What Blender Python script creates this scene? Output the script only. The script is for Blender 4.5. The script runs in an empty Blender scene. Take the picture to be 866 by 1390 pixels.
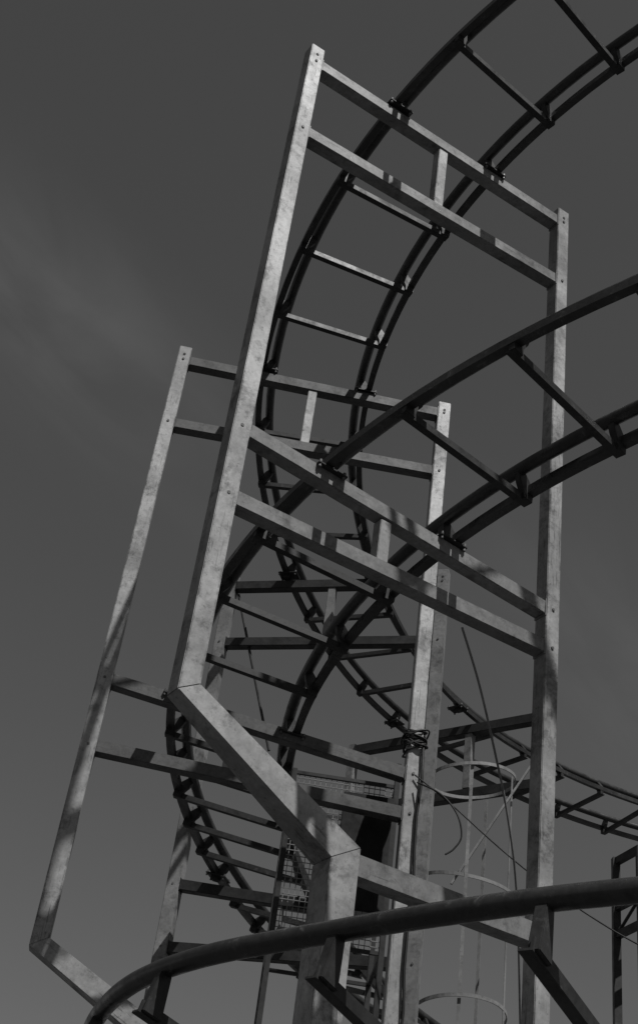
import bpy, bmesh, math, random
from mathutils import Vector, Matrix
random.seed(4)
S = bpy.context.scene
COL = S.collection
H = 1.6                      # eye height above the ground
F = 1832.0                   # focal length in photo pixels
Zc = Vector((367, -2393, 1832)).normalized()
Fc = Vector((0, 0, 1))
Yc = (Fc - Zc * Fc.dot(Zc)).normalized()
Xc = Yc.cross(Zc)
def w(c):
    c = Vector(c); return Vector((c.dot(Xc), c.dot(Yc), c.dot(Zc)))
EYE = Vector((0, 0, H))
def at(px, py, Y):           # point of the place seen at a photo pixel, Y metres ahead
    r = w((px - 433, py - 650, F)); return EYE + r * (Y / r.y)
def P(x, y, z): return Vector((x, y, z + H))
UP = Vector((0, 0, 1))

# ---------------------------------------------------------------- materials
def newmat(name):
    m = bpy.data.materials.new(name); m.use_nodes = True
    return m, m.node_tree.nodes, m.node_tree.links, m.node_tree.nodes['Principled BSDF']
def steel(name, lo, hi, rough=0.55, scale=1.0, spec=0.35, dirt=0.5, specks=0.35, streak=0.0, worn=0.0, metal=0.0):
    m, N, L, b = newmat(name)
    tc = N.new('ShaderNodeTexCoord'); OB = tc.outputs['Object']
    def noise(sc, det, ro, dist=0, vec=None):
        n = N.new('ShaderNodeTexNoise'); n.inputs['Scale'].default_value = sc * scale; n.inputs['Detail'].default_value = det
        n.inputs['Roughness'].default_value = ro; n.inputs['Distortion'].default_value = dist; L.new(vec or OB, n.inputs['Vector']); return n.outputs['Fac']
    def rng(src, a, b_, c, d):
        r = N.new('ShaderNodeMapRange'); r.inputs['From Min'].default_value = a; r.inputs['From Max'].default_value = b_
        r.inputs['To Min'].default_value = c; r.inputs['To Max'].default_value = d; L.new(src, r.inputs['Value']); return r.outputs[0]
    def op(o, p, q):
        a = N.new('ShaderNodeMath'); a.operation = o
        for i, x in enumerate((p, q)):
            if isinstance(x, (int, float)): a.inputs[i].default_value = x
            else: L.new(x, a.inputs[i])
        return a.outputs[0]
    def mul(p, q): return op('MULTIPLY', p, q)
    fine = noise(26, 9, .75)
    base = rng(fine, .3, .7, lo, hi)
    big = rng(noise(1.6, 8, .62, .3), .38, .62, 1 - dirt * .62, 1.12)
    stain = rng(noise(4.5, 10, .78, .2), .52, .64, 1.0, 1 - dirt)
    spk = rng(noise(24, 6, .75), .59, .65, 1.0, 1 - specks)
    c = mul(mul(mul(base, big), stain), spk)
    if streak:                                   # sparse scuffs along the member
        at_ = N.new('ShaderNodeAttribute'); at_.attribute_name = 'grain'
        oi = N.new('ShaderNodeObjectInfo')
        cv = N.new('ShaderNodeCombineXYZ'); r40 = mul(oi.outputs['Random'], 40.0)
        for i in range(3): L.new(r40, cv.inputs[i])
        mp2 = N.new('ShaderNodeMapping'); mp2.inputs['Scale'].default_value = (4.0, 5, 5); L.new(at_.outputs['Vector'], mp2.inputs['Vector']); L.new(cv.outputs[0], mp2.inputs['Location'])
        scr = mul(rng(noise(1.0, 5, .65, .2, mp2.outputs[0]), .59, .65, 0, streak), rng(noise(2.2, 3, .5), .48, .58, 0, 1))
        sx = N.new('ShaderNodeSeparateXYZ'); L.new(at_.outputs['Vector'], sx.inputs[0])
        e = op('MINIMUM', op('ABSOLUTE', sx.outputs[1], 0), op('ABSOLUTE', sx.outputs[2], 0))
        edge = mul(rng(e, .78, .93, 0, 1), rng(noise(7, 7, .72), .50, .58, 0, streak * .7))
        for k in (scr, edge): c = mul(c, op('SUBTRACT', 1.0, k))
    if worn: c = op('ADD', c, rng(noise(11, 8, .75, .5), .58, .70, 0, worn))
    cc = N.new('ShaderNodeCombineColor')
    for i in range(3): L.new(c, cc.inputs[i])
    L.new(cc.outputs[0], b.inputs['Base Color'])
    L.new(rng(noise(6, 6, .7), .35, .65, rough - .15, rough + .15), b.inputs['Roughness']); b.inputs['Specular IOR Level'].default_value = spec; b.inputs['Metallic'].default_value = metal
    bp = N.new('ShaderNodeBump'); bp.inputs['Strength'].default_value = .12; bp.inputs['Distance'].default_value = .005
    L.new(fine, bp.inputs['Height']); L.new(bp.outputs[0], b.inputs['Normal'])
    return m
GALV = steel('galvanised_steel', .26, .40, dirt=.58, specks=.4, streak=.6, rough=.5, metal=.22)
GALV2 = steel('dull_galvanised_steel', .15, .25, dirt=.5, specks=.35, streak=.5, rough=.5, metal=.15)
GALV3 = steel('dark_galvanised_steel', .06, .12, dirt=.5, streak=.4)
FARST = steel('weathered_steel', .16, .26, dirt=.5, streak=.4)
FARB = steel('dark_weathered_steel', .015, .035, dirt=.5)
TRACK = steel('dark_track_paint', .018, .042, rough=.36, dirt=.45, spec=.5, worn=.07)
TIE = steel('dark_tie_paint', .016, .036, rough=.5, dirt=.45, spec=.35, worn=.05)
BOLT = steel('bolt_steel', .07, .14, dirt=.3)
BLACK = steel('black_rubber', .008, .014, rough=.6, dirt=.2)
CABLE = steel('pale_cable_sheath', .14, .22, dirt=.3)
WIRE = steel('mesh_wire', .15, .22, dirt=.2)
PALE = steel('pale_steel', .18, .27, dirt=.4)
PLATE = steel('black_plate', .004, .008, rough=.7, dirt=.3)
GROUND = steel('ground_tarmac', .04, .06, rough=.85, scale=.3, dirt=.2)

# ---------------------------------------------------------------- helpers
def bar(bm, p0, p1, wd, hg, up=(0, 0, 1)):
    p0, p1, up = Vector(p0), Vector(p1), Vector(up)
    d = (p1 - p0).normalized(); s = d.cross(up).normalized(); u = s.cross(d)
    vs = []
    for p in (p0, p1):
        for a, b in ((-1, -1), (1, -1), (1, 1), (-1, 1)):
            vs.append(bm.verts.new(p + s * a * wd / 2 + u * b * hg / 2))
    for f in ((3, 2, 1, 0), (4, 5, 6, 7), (0, 1, 5, 4), (1, 2, 6, 5), (2, 3, 7, 6), (3, 0, 4, 7)):
        bm.faces.new([vs[i] for i in f])
def mitre_bar(bm, p0, p1, w0, w1, d0, d1_, V, before=None, after=None):   # box member cut on the bisector towards its neighbours
    d = (p1 - p0).normalized(); n = V.cross(d).normalized(); vs = []
    for p, other, wd, dp in ((p0, before, w0, d0), (p1, after, w1, d1_)):
        if other is None: m = n
        else:
            d2 = (p0 - other).normalized() if p is p0 else (other - p1).normalized()
            n2 = V.cross(d2).normalized(); m = (n + n2).normalized(); m = m / m.dot(n)
        for a, b in ((-1, -1), (1, -1), (1, 1), (-1, 1)):
            vs.append(bm.verts.new(p + m * a * wd / 2 + V * b * dp / 2))
    for f in ((3, 2, 1, 0), (4, 5, 6, 7), (0, 1, 5, 4), (1, 2, 6, 5), (2, 3, 7, 6), (3, 0, 4, 7)):
        bm.faces.new([vs[i] for i in f])
def prism(bm, poly, n, t):
    n = Vector(n).normalized()
    A = [bm.verts.new(p - n * t / 2) for p in poly]; B = [bm.verts.new(p + n * t / 2) for p in poly]
    k = len(poly)
    bm.faces.new(A[::-1]); bm.faces.new(B)
    for i in range(k): bm.faces.new((A[i], A[(i + 1) % k], B[(i + 1) % k], B[i]))
def sweep(bm, rows, closed_ends=True):
    R = [[bm.verts.new(p) for p in row] for row in rows]; k = len(R[0])
    for i in range(len(R) - 1):
        for j in range(k):
            bm.faces.new((R[i][j], R[i][(j + 1) % k], R[i + 1][(j + 1) % k], R[i + 1][j]))
    if closed_ends: bm.faces.new(R[0][::-1]); bm.faces.new(R[-1])
def tube(bm, pts, r, k=8):
    pts = [Vector(p) for p in pts]; rows = []; ref = Vector((.3, .2, .93))
    for i, p in enumerate(pts):
        t = (pts[min(i + 1, len(pts) - 1)] - pts[max(i - 1, 0)]).normalized()
        s = t.cross(ref).normalized(); u = s.cross(t)
        rows.append([p + s * r * math.cos(2 * math.pi * j / k) + u * r * math.sin(2 * math.pi * j / k) for j in range(k)])
    sweep(bm, rows)
def smooth(pts, n=10):
    pts = [Vector(p) for p in pts]; out = []
    for i in range(len(pts) - 1):
        p0, p1, p2, p3 = pts[max(i - 1, 0)], pts[i], pts[i + 1], pts[min(i + 2, len(pts) - 1)]
        for k in range(n):
            t = k / n
            out.append(.5 * ((2 * p1) + (p2 - p0) * t + (2 * p0 - 5 * p1 + 4 * p2 - p3) * t * t + (3 * p1 - p0 - 3 * p2 + p3) * t ** 3))
    out.append(pts[-1]); return out
def obj(name, bm, mat, parent=None, bevel=0, shade=False, grain=None):
    if bevel: bmesh.ops.bevel(bm, geom=list(bm.edges), offset=bevel, segments=2, affect='EDGES', clamp_overlap=True)
    bmesh.ops.recalc_face_normals(bm, faces=list(bm.faces))
    if shade:
        for f in bm.faces: f.smooth = True
    gv = None
    if grain:                                    # length / side / side coordinates of a straight member
        p0, p1, up, wd, hg = grain; d = (p1 - p0).normalized(); s = d.cross(Vector(up)).normalized(); u = s.cross(d)
        gv = [((v.co - p0).dot(d), (v.co - p0).dot(s) / (wd / 2), (v.co - p0).dot(u) / (hg / 2)) for v in bm.verts]
    if parent: bmesh.ops.translate(bm, verts=list(bm.verts), vec=-parent.location)
    me = bpy.data.meshes.new(name); bm.to_mesh(me); bm.free()
    if gv:
        a = me.attributes.new('grain', 'FLOAT_VECTOR', 'POINT')
        for i, v in enumerate(gv): a.data[i].vector = v
    o = bpy.data.objects.new(name, me); COL.objects.link(o); me.materials.append(mat)
    if parent: o.parent = parent
    return o
def beam(name, p0, p1, wd, hg, up, mat, root, bevel=.005):
    bm = bmesh.new(); bar(bm, p0, p1, wd, hg, up)
    return obj(name, bm, mat, root, bevel=bevel, grain=(Vector(p0), Vector(p1), up, wd, hg))
def sub(name, bm, mat, root, part, **k):     # sub-part: mesh kept in the root's coordinates
    o = obj(name, bm, mat, root, **k); o.parent = part; return o
def tag(o, label, cat, group=None, kind=None):
    o['label'] = label; o['category'] = cat
    if group: o['group'] = group
    if kind: o['kind'] = kind
def thing(name, label, cat, loc, group=None):
    o = bpy.data.objects.new(name, None); COL.objects.link(o); o.location = loc; o.empty_display_size = .2
    tag(o, label, cat, group); return o
NB = bmesh.new

# ---------------------------------------------------------------- setting
bm = NB(); R = 3000
vs = [bm.verts.new((x, y, 0)) for x, y in ((-R, -R), (R, -R), (R, R), (-R, R))]; bm.faces.new(vs)
g = obj('ground', bm, GROUND); g['kind'] = 'structure'; g['label'] = 'dark tarmac ground'; g['category'] = 'ground'

# ---------------------------------------------------------------- tracks
C = Vector((6.7, 10.5, 0))
def interp(tab, x):
    tab = sorted(tab)
    if x <= tab[0][0]: (a, b), (c, d) = tab[0], tab[1]
    elif x >= tab[-1][0]: (a, b), (c, d) = tab[-2], tab[-1]
    else:
        for i in range(len(tab) - 1):
            if tab[i][0] <= x <= tab[i + 1][0]: (a, b), (c, d) = tab[i], tab[i + 1]; break
    return b + (d - b) * (x - a) / (c - a)
def sm(tab, x): return sum(interp(tab, x + d) for d in (-9, -6, -3, 0, 3, 6, 9)) / 7
def helix(tabR, tabZ, tabB):
    def f(th):
        a = math.radians(th); r = Vector((math.cos(a), math.sin(a), 0)); b = math.radians(sm(tabB, th))
        c = C + r * sm(tabR, th); c.z = sm(tabZ, th) + H
        return c, r * math.cos(b) + UP * math.sin(b), -r * math.sin(b) + UP * math.cos(b)
    return f
def build_track(root, stations, ties, clamps, rr=.042, guide=True, gw=.027):
    for s in (-1, 1):
        bm = NB(); rows = []
        for c, o, u in stations:
            q = c + o * s * .43
            rows.append([q + (o * math.cos(t) + u * math.sin(t)) * rr for t in [2 * math.pi * j / 14 for j in range(14)]])
        sweep(bm, rows); obj('rail', bm, TRACK, root, shade=True)
        if guide:
            bm = NB(); rows = []
            for c, o, u in stations:
                q = c + o * s * .525 - u * .125
                rows.append([q + o * a + u * b for a, b in ((-gw, -gw), (gw, -gw), (gw, gw), (-gw, gw))])
            sweep(bm, rows); obj('guide_rail', bm, TRACK, root)
    for lst, full in ((ties, True), (clamps, False)):
        for c, o, u in lst:
            n = o.cross(u).normalized(); e = .545 if guide else .47
            part = None
            if full:
                bm = NB()
                prism(bm, [c + o * a + u * z for a, z in ((-e, -.158), (e, -.158), (e, -.206), (-e, -.206))], n, .010)
                prism(bm, [c + o * a + u * -.2015 + n * z for a, z in ((-e, .0055), (e, .0055), (e, .046), (-e, .046))], u, .009)
                part = obj('cross_tie', bm, TIE, root)
            for s in (-1, 1):
                bm = NB()
                if guide:
                    poly = [(.548, -.205), (.552, -.1), (.47, -.01), (.41, -.02), (.43, -.09), (.47, -.15), (.47, -.205)]
                else:
                    poly = [(.46, -.2), (.455, -.03), (.405, -.03), (.37, -.2)]
                prism(bm, [c + o * s * a + u * z for a, z in poly], n, .045 if full else .07)
                if part: sub('bracket', bm, TIE, root, part, bevel=.003)
                else:
                    cl = obj('clamp', bm, TIE, root, bevel=.003)
                    bm = NB(); prism(bm, [c + o * s * a + u * z for a, z in ((.60, -.17), (.60, -.155), (.38, -.155), (.38, -.17))], n, .16)
                    sub('clamp_plate', bm, TIE, root, cl, bevel=.003)
                    for a, nn in ((.585, .065), (.585, -.065), (.40, .065), (.40, -.065)):
                        bm = NB(); q = c + o * s * a + n * nn; tube(bm, [q - u * .19, q - u * .135], .011, 6); sub('bolt', bm, BOLT, root, cl)
A1, A2, A3, A4 = 209.0, 184.7, 160.5, 136.0
step = (A1 - A2) / 4
FR = (A1, A2, A3, A4)
def isframe(t, fr): return any(abs(t - f) < 1.5 for f in fr)
ang1 = [A1 + k * step for k in range(-18, 6)]
ang2 = [A1 + k * step for k in range(-4, 6)] + [A2 - k * 24.2 / 6 for k in range(1, 18)]

t1 = helix([(245, 7.0), (209, 6.98), (184.7, 6.90), (160.5, 6.77), (136, 6.83), (100, 6.95)],
           [(245, 9.62), (209, 9.16), (184.7, 8.82), (160.5, 8.5), (136, 8.22), (100, 8.15)], [(100, 1.5), (245, 1.5)])
root = thing('coaster_track', 'topmost dark coaster track, curving over the tops of the support frames', 'roller coaster track', P(-.2, 9.9, 8.6), 'coaster tracks')
build_track(root, [t1(100 + i * 1.5) for i in range(97)], [t1(t) for t in ang1 if not isframe(t, FR)], [t1(t) for t in FR])
t2 = helix([(245, 7.0), (209, 7.12), (184.7, 7.10), (160.5, 7.0), (136, 6.92), (100, 6.88)],
           [(245, 5.64), (209, 5.32), (184.7, 5.15), (160.5, 4.85), (136, 4.45), (100, 4.0)],
           [(100, 14), (168, 14), (184.7, 7.5), (195, 6), (215, 3), (240, -1)])
root = thing('coaster_track', 'middle dark coaster track, sweeping from the right edge through the nearest frame to lower left', 'roller coaster track', P(-.4, 9.9, 5), 'coaster tracks')
build_track(root, [t2(108 + i * 1.5) for i in range(92)], [t2(t) for t in ang2 if not isframe(t, FR[:3])], [t2(t) for t in FR[:3]], rr=.044, gw=.030)
# lowest track, in front: it bends round and passes under the overhang of the nearest frame
near = smooth([Vector((x, y, 1.6 + H)) for x, y in ((-.62, 9.0), (-.70, 7.6), (-.66, 6.6), (-.48, 5.78), (-.174, 5.2), (.306, 4.67), (.715, 4.265), (1.13, 3.92), (2.3, 3.05), (3.4, 2.4))], 12)
BK = math.radians(15)
def station(i):
    t = (near[min(i + 1, len(near) - 1)] - near[max(i - 1, 0)]).normalized()
    o = t.cross(UP).normalized()
    out = o * math.cos(BK) + UP * math.sin(BK); u = -o * math.sin(BK) + UP * math.cos(BK)
    return near[i] - out * .43, out, u
def nearest_px(px):
    best = None
    for i, p in enumerate(near):
        if p.y > 5.6: continue
        c = p - EYE; x = c.x * Xc + c.y * Yc + c.z * Zc
        q = 433 + F * x.x / x.z
        if best is None or abs(q - px) < best[0]: best = (abs(q - px), i)
    return best[1]
i1, i2 = nearest_px(466), nearest_px(735); di = i2 - i1
root = thing('coaster_track', 'lowest dark coaster track, crossing the bottom right corner in front of the posts', 'roller coaster track', P(.5, 4.5, 1.4), 'coaster tracks')
build_track(root, [station(i) for i in range(len(near))],
            [station(i) for i in (i1, i2, i2 + di, i1 - 16, i1 - 30, i2 + 2 * di) if 0 < i < len(near)], [], rr=.040, guide=False)

# ---------------------------------------------------------------- support frames
def frame(root, L, Rr, ztop, beams, struts, knee, pw, bw, gm, bmat, lean=0):
    L = Vector((L[0], L[1], 0)); Rr = Vector((Rr[0], Rr[1], 0)); U = (Rr - L).normalized(); V = Vector((-U.y, U.x, 0))
    if V.y < 0: V = -V
    Wd = (Rr - L).length
    def q(s, z): return L + U * s + UP * (z + H)
    kz, ks, kz2, lw = knee
    kw = pw * 1.1
    a, b, c, d = q(0, ztop[0]), q(0, kz), q(ks, kz2), q(ks, -H + .02)
    bm = NB(); mitre_bar(bm, a, b, pw, kw, pw, kw, V, None, c); obj('post', bm, gm, root, bevel=.005, grain=(b, a, U, pw, pw))
    beam('post', q(Wd - lean, -H + .02), q(Wd, ztop[1]), pw, pw, U, gm, root, .005)
    bm = NB(); mitre_bar(bm, b, c, kw, lw, kw, lw, V, a, d); obj('knee_brace', bm, gm, root, bevel=.004, grain=(b, c, V, lw, lw))
    bm = NB(); mitre_bar(bm, c, d, lw, lw, lw, lw, V, b, None); obj('lower_post', bm, gm, root, bevel=.004, grain=(d, c, U, lw, lw))
    beam('base_beam', q(ks + lw / 2, kz2 - .03), q(Wd - pw / 2 - lean * .5, kz2 - .03), bw * 1.15, bw * 1.2, UP, bmat, root)
    for zl, zr in beams:
        wr = Wd - lean * (ztop[1] - zr) / (ztop[1] + H)
        bo = beam('crossbeam', q(pw / 2 + .006, zl), q(wr - pw / 2 - .006, zr), bw, bw, UP, bmat, root)
        for s, z, k in ((pw / 2 + .003, zl, 0), (wr - pw / 2 - .003, zr, wr)):
            bm = NB(); bar(bm, q(s, z - bw * .62), q(s, z + bw * .62), .010, bw * 1.08, V); sub('end_plate', bm, bmat, root, bo)
            bm = NB(); cc = q(k, z) - V * (pw / 2); tube(bm, [cc + V * .004, cc - V * .008], .012, 6); sub('bolt', bm, BOLT, root, bo)
    for s, zb, zt in struts:
        beam('spacer_strut', q(s, zb), q(s, zt), bw * .8, bw * .8, U, gm, root, .004)
    for s, z in ((0, ztop[0] - .1), (Wd, ztop[1] - .1)):
        bm = NB(); cc = q(s, z) - V * (pw / 2); tube(bm, [cc + V * .01, cc - V * .003], .013, 10); obj('bolt_hole', bm, PLATE, root)
    for s in (ks, Wd - lean):
        bm = NB(); bar(bm, q(s, -H), q(s, -H + .025), .36, .36, U); obj('foot_plate', bm, gm, root)
    return q, U, V, Wd
r = thing('support_frame', 'tall galvanised support frame nearest the camera, with bright knee brace stepping in at its foot', 'support frame', P(.6, 7.1, -H), 'coaster support frames')
f1 = frame(r, (-.543, 6.5), (1.70, 7.73), (9.10, 9.07), [(8.92, 8.92), (8.1, 8.2), (5.2, 5.0), (4.68, 4.70)],
           [(1.28, 8.2, 8.87), (1.13, 4.74, 5.05)], (3.38, 1.08, 2.80, .182), .116, .105, GALV, GALV2, lean=.09)
r = thing('support_frame', 'galvanised support frame second from the camera, black cable coiled round its right post', 'support frame', P(-.2, 9.9, -H), 'coaster support frames')
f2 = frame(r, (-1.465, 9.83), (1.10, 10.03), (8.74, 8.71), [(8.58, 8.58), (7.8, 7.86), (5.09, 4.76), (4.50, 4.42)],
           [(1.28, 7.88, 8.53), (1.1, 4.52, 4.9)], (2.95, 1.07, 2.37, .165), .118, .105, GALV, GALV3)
r = thing('support_frame', 'weathered support frame third from the camera, half hidden behind the middle track', 'support frame', P(.3, 12.8, -H), 'coaster support frames')
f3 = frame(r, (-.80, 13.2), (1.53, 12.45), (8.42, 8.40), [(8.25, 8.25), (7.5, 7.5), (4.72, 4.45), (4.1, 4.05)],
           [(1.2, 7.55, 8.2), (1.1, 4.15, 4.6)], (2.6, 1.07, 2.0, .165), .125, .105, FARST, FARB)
q = f3[0]
bm = NB(); tube(bm, [q(.1, 8.15), q(.75, 6.2)], .016); obj('bracing_rod', bm, FARB, r)
r = thing('support_frame', 'farthest support frame, under the end of the topmost track behind the hooped ladder', 'support frame', P(2, 15.4, -H), 'coaster support frames')
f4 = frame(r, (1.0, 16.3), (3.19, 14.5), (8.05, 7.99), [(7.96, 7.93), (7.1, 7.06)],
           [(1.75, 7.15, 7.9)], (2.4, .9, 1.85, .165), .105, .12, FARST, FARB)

# ---------------------------------------------------------------- wire mesh cage
r = thing('mesh_cage', 'wire mesh service cage with a black panel, beside the right post of the second frame', 'cage', P(.65, 10.8, -H))
x0, x1, y0, y1, z0, z1 = .17, 1.03, 10.45, 11.25, 3.45, 4.84
def mesh_panel(bm, o, a, b, la, lb, sp=.044, t=.006):
    a, b = Vector(a), Vector(b); n = a.cross(b)
    k = int(la / sp)
    for i in range(k + 1): p = o + a * (la * i / k); bar(bm, p, p + b * lb, t, t, n)
    k = int(lb / sp)
    for i in range(k + 1): p = o + b * (lb * i / k) + n * t * .6; bar(bm, p, p + a * la, t, t, n)
bm = NB(); mesh_panel(bm, P(x0, y0, z0), (1, 0, 0), (0, 0, 1), x1 - x0, z1 - z0); obj('mesh_panel', bm, WIRE, r)
for x, y in ((x0, y0), (x1, y0), (x0, y1), (x1, y1)):
    bm = NB(); top = 5.05 if (x, y) == (x1, y0) else z1 + .03
    bar(bm, P(x, y, -H), P(x, y, top), .045, .045, (1, 0, 0)); obj('corner_post', bm, TIE if x == x0 else FARB, r, bevel=.004)
for z in (z0, z1):
    for (p, s) in (((x0, y0), (x1, y0)), ((x0, y1), (x1, y1)), ((x0, y0), (x0, y1)), ((x1, y0), (x1, y1))):
        bm = NB(); bar(bm, P(p[0], p[1], z), P(s[0], s[1], z), .028, .028); obj('rim_bar', bm, TIE, r)
bm = NB()
prism(bm, [P(x, y0 - .03, z) for x, z in ((.60, z0 + .30), (x1 - .02, z0 + .30), (x1 - .02, z1 - .12), (.60, z1 - .12))], (0, 1, 0), .03)
obj('black_panel', bm, PLATE, r, bevel=.004)

# ---------------------------------------------------------------- hooped ladder
r = thing('caged_ladder', 'pale thin ladder with wide safety hoops, beside the right post of the third frame', 'ladder', P(2.0, 12.8, -H))
cx, cy, rad = 2.03, 12.8, .45
for s in (-1, 1):
    bm = NB(); bar(bm, P(cx - .43, cy + s * .2, -H), P(cx - .43, cy + s * .2, 6.2), .03, .045, (1, 0, 0)); obj('stile', bm, PALE, r)
for k in range(24):
    bm = NB(); z = -1.3 + k * .3; tube(bm, [P(cx - .43, cy - .2, z), P(cx - .43, cy + .2, z)], .011, 6); obj('rung', bm, PALE, r)
for z in (6.13, 4.97, 3.77):
    bm = NB(); rows = []
    for k in range(49):
        a = math.radians(-154 + k * 308 / 48); d = Vector((math.cos(a), math.sin(a), 0)); c = P(cx, cy, z + .06 * math.cos(a + z * 2))
        rr_ = rad * (1 + .04 * math.sin(2 * a + z * 3))
        rows.append([c + d * (rr_ + e) + Vector((0, 0, h)) for e, h in ((0, -.017), (.010, -.017), (.010, .017), (0, .017))])
    sweep(bm, rows); obj('hoop', bm, PALE, r)
for a, zb in ((-100, 2.8), (-35, 2.8), (60, 2.8)):
    d = Vector((math.cos(math.radians(a)), math.sin(math.radians(a)), 0))
    bm = NB(); bar(bm, P(cx, cy, zb) + d * (rad - .006), P(cx, cy, 6.12) + d * (rad - .006), .007, .032, d.cross(UP)); obj('strap', bm, FARST, r)
bm = NB(); bar(bm, at(720, 1040, 12.4), at(612, 1200, 12.5), .03, .02, UP); obj('diagonal_rod', bm, FARST, r)

# ---------------------------------------------------------------- cables
bm = NB(); tube(bm, smooth([at(627, 852, 7.4), at(649, 925, 7.7), at(669, 1010, 7.95), at(689, 1110, 8.2), at(701, 1215, 8.45), at(706, 1400, 8.9)]), .008)
tag(obj('hanging_cable', bm, CABLE, shade=True), 'grey cable hanging from the lowest beam of the nearest frame, left of its right post', 'cable')
bm = NB(); tube(bm, smooth([at(563, 1052, 9.95), at(610, 1090, 9.9), at(680, 1153, 9.8), at(750, 1209, 9.7), at(830, 1262, 9.6), at(900, 1300, 9.5)]), .006, 6)
tag(obj('slack_cable', bm, BLACK, shade=True), 'thin black cable sagging from the cable coil towards the lower right edge', 'cable')
bm = NB(); tube(bm, smooth([at(566, 1062, 9.93), at(598, 1078, 9.8), at(620, 1105, 9.75), at(626, 1135, 9.75), at(616, 1152, 9.75), at(604, 1160, 9.75)]), .007, 6)
tag(obj('loose_wire', bm, BLACK, shade=True), 'short curled black wire end hanging right of the cable coil', 'wire')
pts = []
for k in range(340):
    a = k * .21; m = max(abs(math.cos(a)), abs(math.sin(a)))
    z = 5.12 - .0003 * k + .07 * math.sin(a * .97) * math.sin(k * .021) + .05 * math.sin(k * .043)
    rr = min(.074 / m, .091) + .008 * (1 + math.sin(k * .31)) + (.022 * math.sin((k % 110 - 80) / 30 * math.pi) if k % 110 > 80 else 0)
    pts.append(P(1.10 + rr * math.cos(a), 10.03 + rr * math.sin(a), z))
bm = NB(); tube(bm, pts, .0075, 6)
tag(obj('cable_coil', bm, BLACK, shade=True), 'black cable coiled round the right post of the second frame', 'cable coil')
bm = NB(); tube(bm, [P(1.165, 9.95, 5.0 - k * .3) + Vector((.012 * math.sin(k * 2), 0, 0)) for k in range(14)], .011, 8)
tag(obj('down_cable', bm, BLACK, shade=True), 'black cable running down the second frame\'s right post below the coil', 'cable')

# ---------------------------------------------------------------- small steel tower at the right edge
r = thing('steel_trestle', 'small dark steel trestle at the lower right edge, under the slack cable', 'trestle', P(5.2, 15.0, -H))
pA, pB = at(835, 1165, 15.5), at(868, 1150, 15.0)
pC = Vector((pB.x + .55, pB.y + .3, pB.z))
for p in (pA, pB, pC):
    bm = NB(); bar(bm, Vector((p.x, p.y, 0)), p, .09, .09, (1, 0, 0)); obj('post', bm, TIE, r, bevel=.004)
zt = pA.z
for dz in (-.05, -.62, -.95):
    a = Vector((pA.x, pA.y, zt + dz)); b = Vector((pB.x, pB.y, zt + dz)); c = Vector((pC.x, pC.y, zt + dz))
    for e, f in ((a, b), (b, c)):
        bm = NB(); bar(bm, e, f, .07, .08); obj('crossbeam', bm, TIE, r)
bm = NB(); tube(bm, [Vector((pA.x, pA.y, zt - .95)), Vector((pB.x, pB.y, zt - .62))], .02); obj('brace', bm, TIE, r)

# ---------------------------------------------------------------- camera
cam = bpy.data.cameras.new('camera'); co = bpy.data.objects.new('camera', cam); COL.objects.link(co)
rt, upv, bk = w((1, 0, 0)), w((0, -1, 0)), w((0, 0, -1))
co.matrix_world = Matrix(((rt.x, upv.x, bk.x, 0), (rt.y, upv.y, bk.y, 0), (rt.z, upv.z, bk.z, H), (0, 0, 0, 1)))
cam.sensor_fit = 'VERTICAL'; cam.sensor_height = 36; cam.lens = F / 1390 * 36; cam.shift_y = -45 / 1390
cam.clip_end = 6000; S.camera = co

# ---------------------------------------------------------------- light
el = math.radians(57); sd = Vector((.52, -.85, 0)).normalized() * math.cos(el); sd.z = math.sin(el)
sun = bpy.data.lights.new('sun', 'SUN'); sun.energy = 4.0; sun.angle = math.radians(.6); sun.color = (1, .995, .985)
so = bpy.data.objects.new('sun', sun); COL.objects.link(so); so.rotation_euler = sd.to_track_quat('Z', 'Y').to_euler()
wd = bpy.data.worlds.new('World'); S.world = wd; wd.use_nodes = True
N, L = wd.node_tree.nodes, wd.node_tree.links
bg = N['Background']; sky = N.new('ShaderNodeTexSky'); sky.sky_type = 'NISHITA'; sky.sun_disc = False
sky.sun_elevation = el; sky.sun_rotation = math.atan2(sd.x, sd.y); sky.air_density = 1.0; sky.dust_density = .5
def math_(op, a, b):
    m = N.new('ShaderNodeMath'); m.operation = op
    for i, v in enumerate((a, b)):
        if isinstance(v, (int, float)): m.inputs[i].default_value = v
        else: L.new(v, m.inputs[i])
    return m.outputs[0]
bw = N.new('ShaderNodeRGBToBW'); L.new(sky.outputs[0], bw.inputs[0])
tone = math_('MULTIPLY', math_('POWER', bw.outputs[0], .9), .9)
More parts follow.
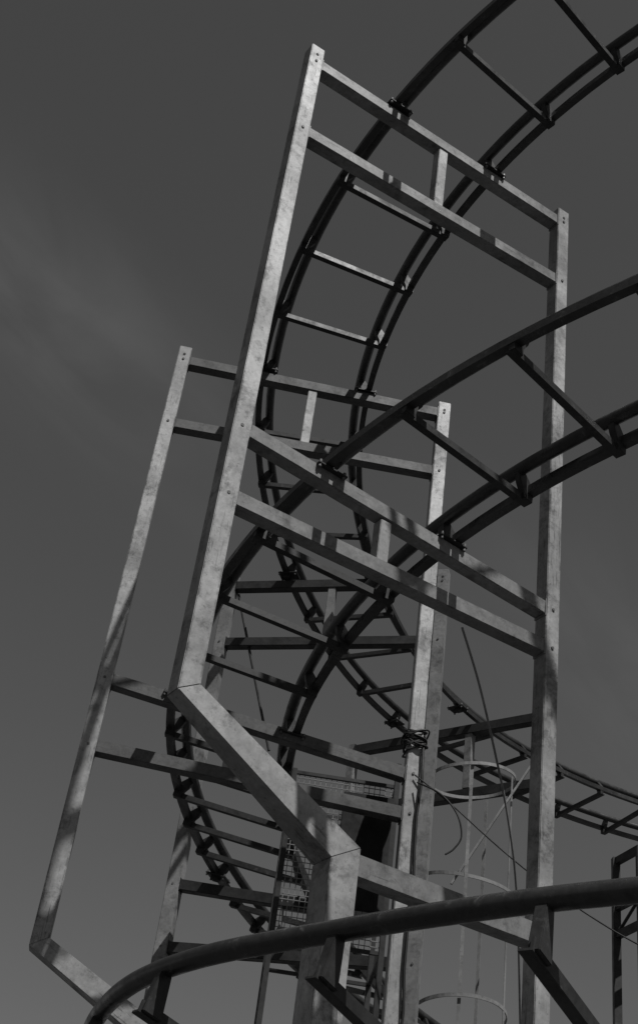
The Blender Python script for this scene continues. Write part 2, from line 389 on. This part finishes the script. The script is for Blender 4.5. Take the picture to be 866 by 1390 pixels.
tc = N.new('ShaderNodeTexCoord')
def dirp(px, py): return w((px - 433, py - 650, F)).normalized()
def wisp(p1, p2, along, across, sc, amount):     # a cloud streak running between two directions of the sky
    d1, d2 = dirp(*p1), dirp(*p2); m = (d1 + d2).normalized(); a = (d2 - d1).normalized(); b = m.cross(a)
    def dot(v):
        n = N.new('ShaderNodeVectorMath'); n.operation = 'DOT_PRODUCT'; L.new(tc.outputs['Generated'], n.inputs[0]); n.inputs[1].default_value = v; return n.outputs['Value']
    u = math_('SUBTRACT', dot(a), m.dot(a)); v = dot(b)
    cv = N.new('ShaderNodeCombineXYZ'); L.new(math_('MULTIPLY', u, sc[0]), cv.inputs[0]); L.new(math_('MULTIPLY', v, sc[1]), cv.inputs[1])
    no = N.new('ShaderNodeTexNoise'); no.inputs['Scale'].default_value = 1; no.inputs['Detail'].default_value = 5; no.inputs['Roughness'].default_value = .5; no.inputs['Distortion'].default_value = .6
    L.new(cv.outputs[0], no.inputs['Vector'])
    m2 = N.new('ShaderNodeMapRange'); m2.interpolation_type = 'SMOOTHSTEP'; m2.inputs['From Min'].default_value = .2; m2.inputs['From Max'].default_value = .75; L.new(no.outputs['Fac'], m2.inputs['Value'])
    g = math_('ADD', math_('POWER', math_('ABSOLUTE', math_('DIVIDE', u, along), 0), 2.0), math_('POWER', math_('ABSOLUTE', math_('DIVIDE', v, across), 0), 2.0))
    g = math_('POWER', 2.718, math_('MULTIPLY', g, -1.0))
    up_ = math_('GREATER_THAN', dot(m), 0.0)
    return math_('MULTIPLY', math_('MULTIPLY', math_('MULTIPLY', g, m2.outputs[0]), up_), amount)
cl = math_('ADD', wisp((-60, 290), (230, 570), .14, .055, (6, 16), .62), wisp((760, 800), (960, 1020), .14, .06, (6, 16), .3))
L.new(math_('MULTIPLY', tone, math_('ADD', cl, 1.0)), bg.inputs['Color']); bg.inputs['Strength'].default_value = .05
S.view_settings.view_transform = 'Standard'; S.view_settings.look = 'None'; S.view_settings.exposure = 0; S.view_settings.gamma = 1
